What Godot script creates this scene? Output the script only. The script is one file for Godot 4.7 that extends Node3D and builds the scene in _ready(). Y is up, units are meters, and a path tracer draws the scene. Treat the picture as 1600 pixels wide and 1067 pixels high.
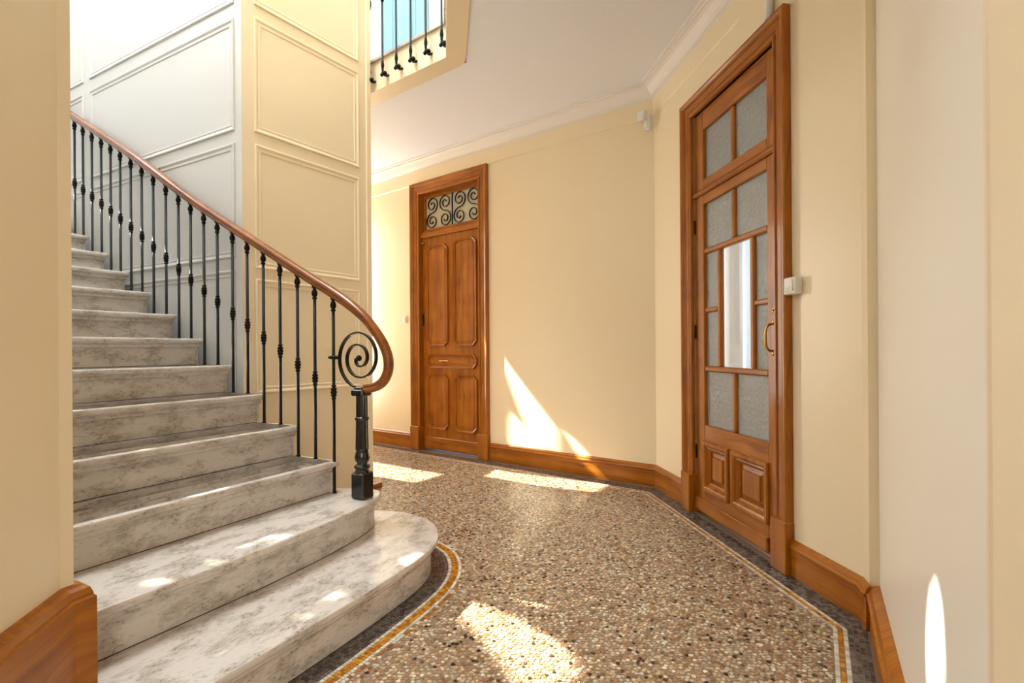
extends Node3D
# An entrance hall: marble stair with an iron railing, two panelled doors, a mosaic floor.
# Plan coordinates are (X, d): X metres to the right of the camera, d metres in front of it.

const EYE := 1.1
const RISE := 0.1692
const STAIR := 28.5          # heading of the step edges, degrees from straight ahead
var M := {}
var rng := RandomNumberGenerator.new()
var TAN := PackedFloat32Array()
var wall_c := Vector2(1.145, 4.082)      # corner of the back and right walls
var cor_a := Vector2(-1.6964, 3.231)     # corner of the stair wall and the cream panelled wall
var cor_b := Vector2(-1.135, 4.07)       # free end of the cream wall


func _ready() -> void:
	rng.seed = 11
	_camera_and_light()
	_materials()
	_room()
	_upper_floor()
	_door_one()
	_door_two()
	_staircase()
	_railing()
	_upper_railing()
	_floor_mosaic()
	_small_things()


func _camera_and_light() -> void:
	var cam := Camera3D.new()
	cam.name = "camera"
	cam.projection = Camera3D.PROJECTION_FRUSTUM
	cam.near = 0.05
	cam.far = 100.0
	cam.size = 0.05 * 1067.0 / 800.0
	cam.frustum_offset = Vector2(0, 0.05 * 12.5 / 800.0)
	cam.position = Vector3(0, EYE, 0)
	cam.rotation_degrees = Vector3(0, 0, -0.4)
	cam.current = true
	add_child(cam)
	var we := WorldEnvironment.new()
	we.name = "surroundings"
	var env := Environment.new()
	env.background_mode = Environment.BG_SKY
	var sky := Sky.new()
	var sm := ProceduralSkyMaterial.new()
	sm.sky_top_color = Color(0.42, 0.6, 0.88)
	sm.sky_horizon_color = Color(0.82, 0.88, 0.95)
	sm.ground_bottom_color = Color(0.5, 0.47, 0.42)
	sm.ground_horizon_color = Color(0.75, 0.74, 0.72)
	sm.sky_energy_multiplier = 1.2
	sky.sky_material = sm
	env.sky = sky
	env.tonemap_mode = Environment.TONE_MAPPER_LINEAR
	env.tonemap_exposure = 1.56
	env.sdfgi_enabled = true
	env.ssao_enabled = true
	env.ssil_enabled = true
	we.environment = env
	add_child(we)
	var sun := DirectionalLight3D.new()
	sun.name = "sun"
	sun.light_color = Color(1.0, 0.97, 0.92)
	sun.light_energy = 8.0
	sun.light_angular_distance = 0.5
	sun.shadow_enabled = true
	var h := deg_to_rad(114.0)
	var e := deg_to_rad(34.0)
	add_child(sun)
	sun.look_at_from_position(Vector3.ZERO, Vector3(cos(e) * sin(h), -sin(e), -cos(e) * cos(h)), Vector3.UP)
	# unseen area lights as daylight: each lies just inside a glowing pane of the same size
	_window_light("window_1", _st(0.92, 6.18, 5.6), Vector3(0, -0.42, 0) + _dir(118.5), Vector2(0.75, 1.0), Color(0.90, 0.95, 1.0), 3.3)
	_window_light("window_2", _v(-2.23, 1.6, 6.36), _dir(126.8), Vector2(0.42, 2.4), Color(1.0, 0.98, 0.95), 2.6)
	_window_light("added_pane_3", _v(-0.2, 1.75, -3.05), _dir(0.0), Vector2(3.2, 2.6), Color(1.0, 0.98, 0.95), 4.6)  # made-up fill light, unseen behind the camera
	_window_light("window_4", _st(1.25, 2.9, 6.34), Vector3(0.0, -1, 0.0), Vector2(1.6, 3.0), Color(0.94, 0.97, 1.0), 24.0)
	_window_light("added_pane_6", _v(-1.9, 6.3, 4.7), Vector3(0.0, -1, 0.0), Vector2(1.2, 0.7), Color(0.9, 0.96, 1.0), 3.5)  # added unseen light that brightens the upper landing from above
	_window_light("added_pane_5", _v(2.75, 1.6, 4.4), _dir(262.5), Vector2(1.2, 2.0), Color(0.95, 0.98, 1.0), 3.0)  # added unseen light for the room behind the glazed door


func _window_light(called: String, at: Vector3, towards: Vector3, size: Vector2, col: Color, energy: float) -> void:
	var f := towards.normalized()
	var up := Vector3.UP if absf(f.y) < 0.9 else Vector3(0, 0, -1)
	var l := AreaLight3D.new()
	l.name = called + "_daylight"
	l.area_size = size
	l.light_color = col
	l.light_energy = energy
	l.shadow_enabled = true
	l.set("area_range", 30.0)
	add_child(l)
	l.look_at_from_position(at, at + f, up)
	var m := StandardMaterial3D.new()
	m.albedo_color = Color(0.9, 0.92, 0.95)
	m.emission_enabled = true
	m.emission = col
	m.emission_energy_multiplier = 0.6
	var st := _new()
	_cbox(st, Vector3(-size.x / 2, -size.y / 2, -0.02), Vector3(size.x / 2, size.y / 2, 0.0), 0.003)
	var o := _obj(called, st, m)
	o.look_at_from_position(at - f * 0.03, at - f * 1.03, up)
	o.set_meta("kind", "structure")
	o.set_meta("label", "unseen glowing pane put in as daylight")


# ---------------------------------------------------------------- coordinates
func _v(x: float, y: float, d: float) -> Vector3:
	return Vector3(x, y, -d)

func _dir(heading: float) -> Vector3:
	var a := deg_to_rad(heading)
	return Vector3(sin(a), 0, -cos(a))

func _dir2(heading: float) -> Vector2:
	var a := deg_to_rad(heading)
	return Vector2(sin(a), cos(a))

func _st(s: float, t: float, y: float) -> Vector3:
	var p := _st2(s, t)
	return _v(p.x, y, p.y)

func _st2(s: float, t: float) -> Vector2:
	var a := deg_to_rad(STAIR)
	return Vector2(sin(a) * s - cos(a) * t, cos(a) * s + sin(a) * t)

func _place(o: Node3D, p: Vector2, heading: float) -> Node3D:
	o.position = _v(p.x, 0, p.y)
	o.rotation.y = deg_to_rad(90.0 - heading)
	return o


# ---------------------------------------------------------------- mesh helpers
func _new(smooth := false) -> SurfaceTool:
	var st := SurfaceTool.new()
	st.begin(Mesh.PRIMITIVE_TRIANGLES)
	st.set_smooth_group(0 if smooth else -1)
	return st

func _tri(st: SurfaceTool, a: Vector3, b: Vector3, c: Vector3) -> void:
	st.add_vertex(a); st.add_vertex(c); st.add_vertex(b)

func _quad(st: SurfaceTool, a: Vector3, b: Vector3, c: Vector3, d: Vector3) -> void:
	_tri(st, a, b, c)
	_tri(st, a, c, d)

func _quad_out(st: SurfaceTool, a: Vector3, b: Vector3, c: Vector3, d: Vector3, centre: Vector3) -> void:
	var n := (c - a).cross(d - b)
	if n.dot((a + b + c + d) * 0.25 - centre) < 0.0:
		_quad(st, d, c, b, a)
	else:
		_quad(st, a, b, c, d)

func _cbox(st: SurfaceTool, p: Vector3, q: Vector3, ch := 0.002) -> void:
	var c := (p + q) * 0.5
	var h := (q - p).abs() * 0.5
	ch = minf(ch, 0.45 * minf(h.x, minf(h.y, h.z)))
	var pt := func(s: Vector3, axis: int) -> Vector3:
		var r := h - Vector3.ONE * ch
		r[axis] = h[axis]
		return c + s * r
	for a in 3:
		var b := (a + 1) % 3
		var e := (a + 2) % 3
		for s in [-1.0, 1.0]:
			var k := []
			for uv in [[-1, -1], [1, -1], [1, 1], [-1, 1]]:
				var g := Vector3.ZERO
				g[a] = s; g[b] = uv[0]; g[e] = uv[1]
				k.append(pt.call(g, a))
			_quad_out(st, k[0], k[1], k[2], k[3], c)
	for a in 3:
		var b := (a + 1) % 3
		var e := (a + 2) % 3
		for s in [-1.0, 1.0]:
			for t in [-1.0, 1.0]:
				var g := Vector3.ZERO
				g[b] = s; g[e] = t
				var g0 := g; g0[a] = -1
				var g1 := g; g1[a] = 1
				_quad_out(st, pt.call(g0, b), pt.call(g1, b), pt.call(g1, e), pt.call(g0, e), c)
	for sx in [-1.0, 1.0]:
		for sy in [-1.0, 1.0]:
			for sz in [-1.0, 1.0]:
				var g := Vector3(sx, sy, sz)
				var x: Vector3 = pt.call(g, 0)
				var y: Vector3 = pt.call(g, 1)
				var z: Vector3 = pt.call(g, 2)
				if (y - x).cross(z - x).dot(g) > 0:
					_tri(st, x, y, z)
				else:
					_tri(st, x, z, y)

func _offset(pts: PackedVector2Array, u: float, closed: bool) -> PackedVector2Array:
	var out := PackedVector2Array()
	var n := pts.size()
	for i in n:
		var a := pts[(i - 1 + n) % n]
		var b := pts[i]
		var c := pts[(i + 1) % n]
		var d1 := (b - a).normalized()
		var d2 := (c - b).normalized()
		if not closed and i == 0:
			d1 = d2
		if not closed and i == n - 1:
			d2 = d1
		var n1 := Vector2(d1.y, -d1.x)
		var n2 := Vector2(d2.y, -d2.x)
		out.append(b + (n1 + n2) / maxf(0.25, 1.0 + n1.dot(n2)) * u)
	return out

# a profile (offset to the right of travel, height) drawn along a plan path; segments from..to only
func _strip(st: SurfaceTool, path: PackedVector2Array, closed: bool, prof: Array, from := 0, to := -1) -> void:
	var rows := []
	for p in prof:
		rows.append(_offset(path, p.x, closed))
	var n := path.size()
	var last := (n if closed else n - 1) if to < 0 else to
	for j in prof.size() - 1:
		for i in range(from, last):
			var k := (i + 1) % n
			_quad(st, _p3(rows[j][i], prof[j].y), _p3(rows[j][k], prof[j].y), _p3(rows[j + 1][k], prof[j + 1].y), _p3(rows[j + 1][i], prof[j + 1].y))
	if not closed:
		for i in [from, last]:
			var poly := PackedVector2Array()
			for p in prof:
				poly.append(p)
			var ix := Geometry2D.triangulate_polygon(poly)
			for q in range(0, ix.size(), 3):
				var a: Vector3 = _p3(rows[ix[q]][i], prof[ix[q]].y)
				var b: Vector3 = _p3(rows[ix[q + 1]][i], prof[ix[q + 1]].y)
				var c: Vector3 = _p3(rows[ix[q + 2]][i], prof[ix[q + 2]].y)
				var along := path[mini(i + 1, n - 1)] - path[maxi(i - 1, 0)]
				var want := Vector3(along.x, 0, -along.y) * (-1.0 if i == from else 1.0)
				if (b - a).cross(c - a).dot(want) > 0:
					_tri(st, a, b, c)
				else:
					_tri(st, a, c, b)

func _p3(p: Vector2, y: float) -> Vector3:
	return Vector3(p.x, y, -p.y)

func _cap(st: SurfaceTool, poly: PackedVector2Array, y: float, up: bool) -> void:
	var ix := Geometry2D.triangulate_polygon(poly)
	for q in range(0, ix.size(), 3):
		var a := _p3(poly[ix[q]], y)
		var b := _p3(poly[ix[q + 1]], y)
		var c := _p3(poly[ix[q + 2]], y)
		if ((b - a).cross(c - a).y > 0) == up:
			_tri(st, a, b, c)
		else:
			_tri(st, a, c, b)

func _ccw(poly: PackedVector2Array) -> PackedVector2Array:
	if Geometry2D.is_polygon_clockwise(poly):     # y up here, so Godot's «clockwise» is for y down
		poly.reverse()
	var area := 0.0
	for i in poly.size():
		area += poly[i].cross(poly[(i + 1) % poly.size()])
	if area < 0:
		poly.reverse()
	return poly

func _prism(st: SurfaceTool, poly_in: PackedVector2Array, y0: float, y1: float) -> void:
	var poly := _ccw(poly_in)
	_strip(st, poly, true, [Vector2(0, y0), Vector2(0, y1)])
	_cap(st, poly, y1, true)
	_cap(st, poly, y0, false)

# a moulding round a path in the wall's own plane: profile (offset to the right of travel, proud of the wall)
func _mould(st: SurfaceTool, path: PackedVector2Array, closed: bool, prof: Array) -> void:
	var rows := []
	for p in prof:
		rows.append(_offset(path, p.x, closed))
	var n := path.size()
	for j in prof.size() - 1:
		for i in (n if closed else n - 1):
			var k := (i + 1) % n
			var a := Vector3(rows[j][i].x, rows[j][i].y, prof[j].y)
			var b := Vector3(rows[j + 1][i].x, rows[j + 1][i].y, prof[j + 1].y)
			var c := Vector3(rows[j + 1][k].x, rows[j + 1][k].y, prof[j + 1].y)
			var d := Vector3(rows[j][k].x, rows[j][k].y, prof[j].y)
			_quad(st, a, b, c, d)

func _face(st: SurfaceTool, poly: PackedVector2Array, z: float) -> void:
	var ix := Geometry2D.triangulate_polygon(poly)
	for q in range(0, ix.size(), 3):
		var a := Vector3(poly[ix[q]].x, poly[ix[q]].y, z)
		var b := Vector3(poly[ix[q + 1]].x, poly[ix[q + 1]].y, z)
		var c := Vector3(poly[ix[q + 2]].x, poly[ix[q + 2]].y, z)
		if (b - a).cross(c - a).z > 0:
			_tri(st, a, b, c)
		else:
			_tri(st, a, c, b)

func _rect(x0: float, y0: float, x1: float, y1: float) -> PackedVector2Array:
	return PackedVector2Array([Vector2(x0, y0), Vector2(x1, y0), Vector2(x1, y1), Vector2(x0, y1)])

func _octagon(x0: float, y0: float, x1: float, y1: float, c: float) -> PackedVector2Array:
	return PackedVector2Array([Vector2(x0 + c, y0), Vector2(x1 - c, y0), Vector2(x1, y0 + c), Vector2(x1, y1 - c), Vector2(x1 - c, y1), Vector2(x0 + c, y1), Vector2(x0, y1 - c), Vector2(x0, y0 + c)])

func _lathe(st: SurfaceTool, prof: Array, at: Vector3, segs := 12) -> void:
	for j in prof.size() - 1:
		for i in segs:
			var a0 := TAU * i / segs
			var a1 := TAU * (i + 1) / segs
			var p0: Vector2 = prof[j]
			var p1: Vector2 = prof[j + 1]
			var q := func(p: Vector2, a: float) -> Vector3: return at + Vector3(cos(a) * p.x, p.y, -sin(a) * p.x)
			if p0.x < 1e-5:
				_tri(st, q.call(p0, a0), q.call(p1, a1), q.call(p1, a0))
			elif p1.x < 1e-5:
				_tri(st, q.call(p0, a0), q.call(p0, a1), q.call(p1, a0))
			else:
				_quad(st, q.call(p0, a0), q.call(p0, a1), q.call(p1, a1), q.call(p1, a0))

# a closed profile carried along frames (x and y of each frame span the profile)
func _sweep(st: SurfaceTool, prof: Array, frames: Array, scales: Array = []) -> void:
	var n := prof.size()
	var ring := func(f: int) -> Array:
		var t: Transform3D = frames[f]
		var k: float = scales[f] if scales.size() else 1.0
		return prof.map(func(p): return t * Vector3(p.x * k, p.y * k, 0))
	var prev: Array = ring.call(0)
	var mid: Vector3 = frames[0].origin
	for i in range(1, n - 1):
		_tri(st, prev[0], prev[i + 1], prev[i])
	for f in range(1, frames.size()):
		var cur: Array = ring.call(f)
		for i in n:
			var k := (i + 1) % n
			_quad_out(st, prev[i], prev[k], cur[k], cur[i], (frames[f - 1].origin + frames[f].origin) * 0.5)
		prev = cur
	for i in range(1, n - 1):
		_tri(st, prev[0], prev[i], prev[i + 1])

# frames along points that lie in the plane across «side»
func _frames(pts: PackedVector3Array, side: Vector3) -> Array:
	var out := []
	for i in pts.size():
		var t := (pts[mini(i + 1, pts.size() - 1)] - pts[maxi(i - 1, 0)]).normalized()
		out.append(Transform3D(Basis(side, t.cross(side), t), pts[i]))
	return out

func _circle(r: float, n: int) -> Array:
	var out := []
	for i in n:
		out.append(Vector2(cos(TAU * i / n), sin(TAU * i / n)) * r)
	return out

func _spline(p: PackedVector2Array, per: int) -> PackedVector2Array:
	var out := PackedVector2Array()
	for i in p.size() - 1:
		var a := p[maxi(i - 1, 0)]
		var d := p[mini(i + 2, p.size() - 1)]
		for k in per:
			out.append(p[i].cubic_interpolate(p[i + 1], a, d, float(k) / per))
	out.append(p[p.size() - 1])
	return out

func _obj(called: String, st: SurfaceTool, m: Material, parent: Node = self) -> MeshInstance3D:
	st.generate_normals()
	var o := MeshInstance3D.new()
	o.name = _numbered(called, parent)
	o.mesh = st.commit()
	o.mesh.surface_set_material(0, m)
	o.cast_shadow = GeometryInstance3D.SHADOW_CASTING_SETTING_ON
	parent.add_child(o, true)
	return o

func _numbered(called: String, parent: Node) -> String:
	if not parent.has_node(called):
		return called
	var k: int = parent.get_meta("_n_" + called, 0) + 1
	while parent.has_node("%s_%03d" % [called, k]):
		k += 1
	parent.set_meta("_n_" + called, k)
	return "%s_%03d" % [called, k]

func _root(called: String, parent: Node = self) -> Node3D:
	var o := Node3D.new()
	o.name = _numbered(called, parent)
	parent.add_child(o, true)
	return o

func _setting(o: Node, label := "") -> Node:
	o.set_meta("kind", "structure")
	if label:
		o.set_meta("label", label)
	return o

func _tag(o: Node, label: String, category: String, group := "") -> Node:
	o.set_meta("label", label)
	o.set_meta("category", category)
	if group:
		o.set_meta("group", group)
	return o


# ---------------------------------------------------------------- materials
func _mat(called: String, c: Color, rough: float, coat := 0.0) -> StandardMaterial3D:
	var m := StandardMaterial3D.new()
	m.resource_name = called
	m.albedo_color = c
	m.roughness = rough
	if coat > 0:
		m.clearcoat_enabled = true
		m.clearcoat = coat
		m.clearcoat_roughness = 0.12
	M[called] = m
	return m

func _noise(s: int, f: float, oct := 4) -> FastNoiseLite:
	var n := FastNoiseLite.new()
	n.seed = s
	n.noise_type = FastNoiseLite.TYPE_SIMPLEX_SMOOTH
	n.frequency = f
	n.fractal_octaves = oct
	return n

func _ramp(x: float, stops: Array) -> Color:
	for i in stops.size() - 1:
		if x <= stops[i + 1][0]:
			var k := clampf((x - stops[i][0]) / (stops[i + 1][0] - stops[i][0]), 0, 1)
			return stops[i][1].lerp(stops[i + 1][1], k)
	return stops[-1][1]

func _seamless(n: FastNoiseLite, size: Vector2i) -> Image:
	return n.get_seamless_image(size.x, size.y, false, false, 0.15)

func _wood_image(s: int, stops: Array) -> Image:
	var w := 512
	var a := _seamless(_noise(s, 0.03, 4), Vector2i(w, 24))       # broad streaks
	var b := _seamless(_noise(s + 1, 0.16, 3), Vector2i(w, 12))   # fine grain
	var c := _seamless(_noise(s + 2, 0.006, 3), Vector2i(w, w))   # tone that drifts
	a.resize(w, w, Image.INTERPOLATE_CUBIC)
	b.resize(w, w, Image.INTERPOLATE_CUBIC)
	var im := Image.create(w, w, false, Image.FORMAT_RGB8)
	for y in w:
		for x in w:
			var d := c.get_pixel(x, y).r
			var xx := posmod(int(x + 14.0 * (d - 0.5)), w)
			var v := 0.51 + 0.26 * (a.get_pixel(xx, y).r - 0.5) + 0.22 * (b.get_pixel(xx, y).r - 0.5) + 0.16 * (d - 0.5)
			im.set_pixel(x, y, _ramp(v, stops))
	return im

func _wood(called: String, im: Image, rough: float, coat: float, scale := 1.0) -> void:
	var t := im.duplicate()
	t.rotate_90(CLOCKWISE)
	for k in [["_upright", im], ["_level", t]]:
		var m := _mat(called + k[0], Color.WHITE, rough, coat)
		m.albedo_texture = ImageTexture.create_from_image(k[1])
		m.uv1_triplanar = true
		m.uv1_scale = Vector3.ONE * scale
		m.uv1_triplanar_sharpness = 8.0
		m.metallic_specular = 0.38

func _marble_image(s: int) -> Image:
	var w := 640
	var soft := _seamless(_noise(s, 0.009, 5), Vector2i(w, w))
	var vein := _noise(s + 1, 0.016, 5)
	vein.fractal_type = FastNoiseLite.FRACTAL_RIDGED
	vein.domain_warp_enabled = true
	vein.domain_warp_amplitude = 34.0
	vein.domain_warp_frequency = 0.012
	var v1 := _seamless(vein, Vector2i(w, w))
	var fine := _noise(s + 2, 0.05, 4)
	fine.domain_warp_enabled = true
	fine.domain_warp_amplitude = 18.0
	var v2 := _seamless(fine, Vector2i(w, w))
	var hair := _noise(s + 3, 0.045, 3)
	hair.fractal_type = FastNoiseLite.FRACTAL_RIDGED
	hair.domain_warp_enabled = true
	hair.domain_warp_amplitude = 22.0
	hair.domain_warp_frequency = 0.02
	var v3 := _seamless(hair, Vector2i(w, w))
	var im := Image.create(w, w, false, Image.FORMAT_RGB8)
	var pale := Color(0.83, 0.795, 0.75)
	var mid := Color(0.66, 0.615, 0.56)
	var dark := Color(0.33, 0.29, 0.26)
	for y in w:
		for x in w:
			var a := soft.get_pixel(x, y).r
			var r := v1.get_pixel(x, y).r
			var f := v2.get_pixel(x, y).r
			var h := v3.get_pixel(x, y).r
			var c := pale.lerp(mid, clampf((a - 0.36) * 1.5 + (f - 0.5) * 0.8, 0.0, 0.9))
			c = c.lerp(dark, clampf((r - 0.84) * 8.0, 0, 1) * clampf((f - 0.47) * 6.0, 0.0, 0.75))
			c = c.lerp(dark, clampf((h - 0.78) * 9.0, 0, 1) * clampf((a - 0.40) * 4.0, 0.12, 0.85) * clampf((f - 0.44) * 7.0, 0.05, 1.0))
			im.set_pixel(x, y, c)
	return im

func _paint(called: String, c: Color, rough: float) -> void:
	var m := _mat(called, c, rough)
	var t := NoiseTexture2D.new()
	t.width = 256
	t.height = 256
	t.seamless = true
	t.noise = _noise(5, 0.02, 4)
	m.heightmap_enabled = false
	m.normal_enabled = true
	t.as_normal_map = true
	t.bump_strength = 0.6
	m.normal_texture = t
	m.normal_scale = 0.12
	m.uv1_triplanar = true
	m.uv1_scale = Vector3.ONE * 1.2

func _materials() -> void:
	_paint("paint_cream", Color(0.95, 0.883, 0.748), 0.34)
	_paint("paint_white", Color(0.90, 0.885, 0.855), 0.45)
	_paint("paint_grey_white", Color(0.81, 0.80, 0.775), 0.42)
	_paint("paint_pale", Color(0.955, 0.93, 0.87), 0.3)
	_mat("ceiling_white", Color(0.945, 0.955, 0.98), 0.7)
	_mat("plaster_white", Color(0.93, 0.91, 0.885), 0.55)
	_mat("cream_trim", Color(0.95, 0.885, 0.75), 0.36)
	var honey := [[0.25, Color(0.45, 0.23, 0.04)], [0.45, Color(0.61, 0.352, 0.07)], [0.58, Color(0.67, 0.405, 0.088)], [0.8, Color(0.74, 0.48, 0.135)]]
	_wood("honey_wood", _wood_image(21, honey), 0.38, 0.15)
	var deep := [[0.25, Color(0.36, 0.18, 0.045)], [0.5, Color(0.53, 0.295, 0.08)], [0.8, Color(0.66, 0.39, 0.12)]]
	_wood("rail_wood", _wood_image(31, deep), 0.28, 0.4)
	var mb := _mat("marble", Color(1, 1, 1), 0.13)
	mb.albedo_texture = ImageTexture.create_from_image(_marble_image(41))
	mb.uv1_triplanar = true
	mb.uv1_scale = Vector3(0.85, 1.7, 1.5)
	mb.uv1_triplanar_sharpness = 6.0
	_mat("iron", Color(0.018, 0.016, 0.016), 0.36)
	M.iron.metallic_specular = 0.32
	_mat("gloss_iron", Color(0.018, 0.016, 0.016), 0.14, 0.4)
	_mat("bronze_iron", Color(0.16, 0.13, 0.10), 0.4)
	M.bronze_iron.metallic = 0.6
	_mat("brass", Color(0.86, 0.66, 0.34), 0.22)
	M.brass.metallic = 0.9
	_mat("mortar", Color(0.52, 0.42, 0.32), 0.45)
	_mat("white_plastic", Color(0.90, 0.89, 0.86), 0.4)
	_mat("gap_and_shade", Color(0.06, 0.035, 0.02), 0.7)
	_mat("blue_door", Color(0.58, 0.73, 0.80), 0.5)
	var chips := _mat("chips", Color.WHITE, 0.13)
	chips.vertex_color_use_as_albedo = true
	var g := _mat("frosted_glass", Color(0.58, 0.60, 0.60), 0.2)
	var t := NoiseTexture2D.new()
	t.width = 512
	t.height = 512
	t.seamless = true
	var n := _noise(9, 0.02, 5)
	n.domain_warp_enabled = true
	n.domain_warp_amplitude = 40.0
	t.noise = n
	t.as_normal_map = true
	t.bump_strength = 8.0
	g.normal_enabled = true
	g.normal_texture = t
	g.normal_scale = 0.8
	g.uv1_triplanar = true
	g.uv1_scale = Vector3.ONE * 3.0
	g.metallic_specular = 0.7
	var clear := _mat("clear_glass", Color(0.95, 0.97, 0.97, 0.08), 0.02)
	clear.transparency = BaseMaterial3D.TRANSPARENCY_ALPHA
	var pale := _mat("milky_glass", Color(0.78, 0.76, 0.68), 0.3)
	pale.backlight_enabled = true
	pale.backlight = Color(0.4, 0.4, 0.36)
	var cloth := _mat("curtain", Color(0.84, 0.89, 0.93), 0.9)
	cloth.backlight_enabled = true
	cloth.backlight = Color(0.5, 0.5, 0.5)


# ---------------------------------------------------------------- the room
func _wall(called: String, p: Vector2, heading: float, x0: float, x1: float, y1: float, thick: float, m: Material, holes: Array = [], y0 := 0.0) -> MeshInstance3D:
	var st := _new()
	var x := x0
	for h in holes:            # [from, to, bottom, top]
		_cbox(st, Vector3(x, y0, -thick), Vector3(h[0], y1, 0), 0.0005)
		if h[2] > y0:
			_cbox(st, Vector3(h[0], y0, -thick), Vector3(h[1], h[2], 0), 0.0005)
		_cbox(st, Vector3(h[0], h[3], -thick), Vector3(h[1], y1, 0), 0.0005)
		x = h[1]
	_cbox(st, Vector3(x, y0, -thick), Vector3(x1, y1, 0), 0.0005)
	var o := _obj(called, st, m)
	_place(o, p, heading)
	_setting(o)
	return o

func _pierced_wall(called: String, p: Vector2, heading: float, x0: float, x1: float, y1: float, m: Material, holes: Array) -> void:
	var box := CSGBox3D.new()
	box.name = called
	box.size = Vector3(x1 - x0, y1, 0.012)
	box.material = m
	_place(box, p, heading)
	box.position += box.basis * Vector3((x0 + x1) / 2, y1 / 2, -0.006)
	for h in holes:
		var c := CSGPolygon3D.new()
		c.name = "opening"  # hole cut only to shape a patch of sun
		c.operation = CSGShape3D.OPERATION_SUBTRACTION
		var poly := PackedVector2Array()
		for q in h:
			poly.append(q - Vector2((x0 + x1) / 2, y1 / 2))
		c.polygon = poly
		c.depth = 0.2
		c.position.z = 0.1
		box.add_child(c, true)
	add_child(box)
	_setting(box)

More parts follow.
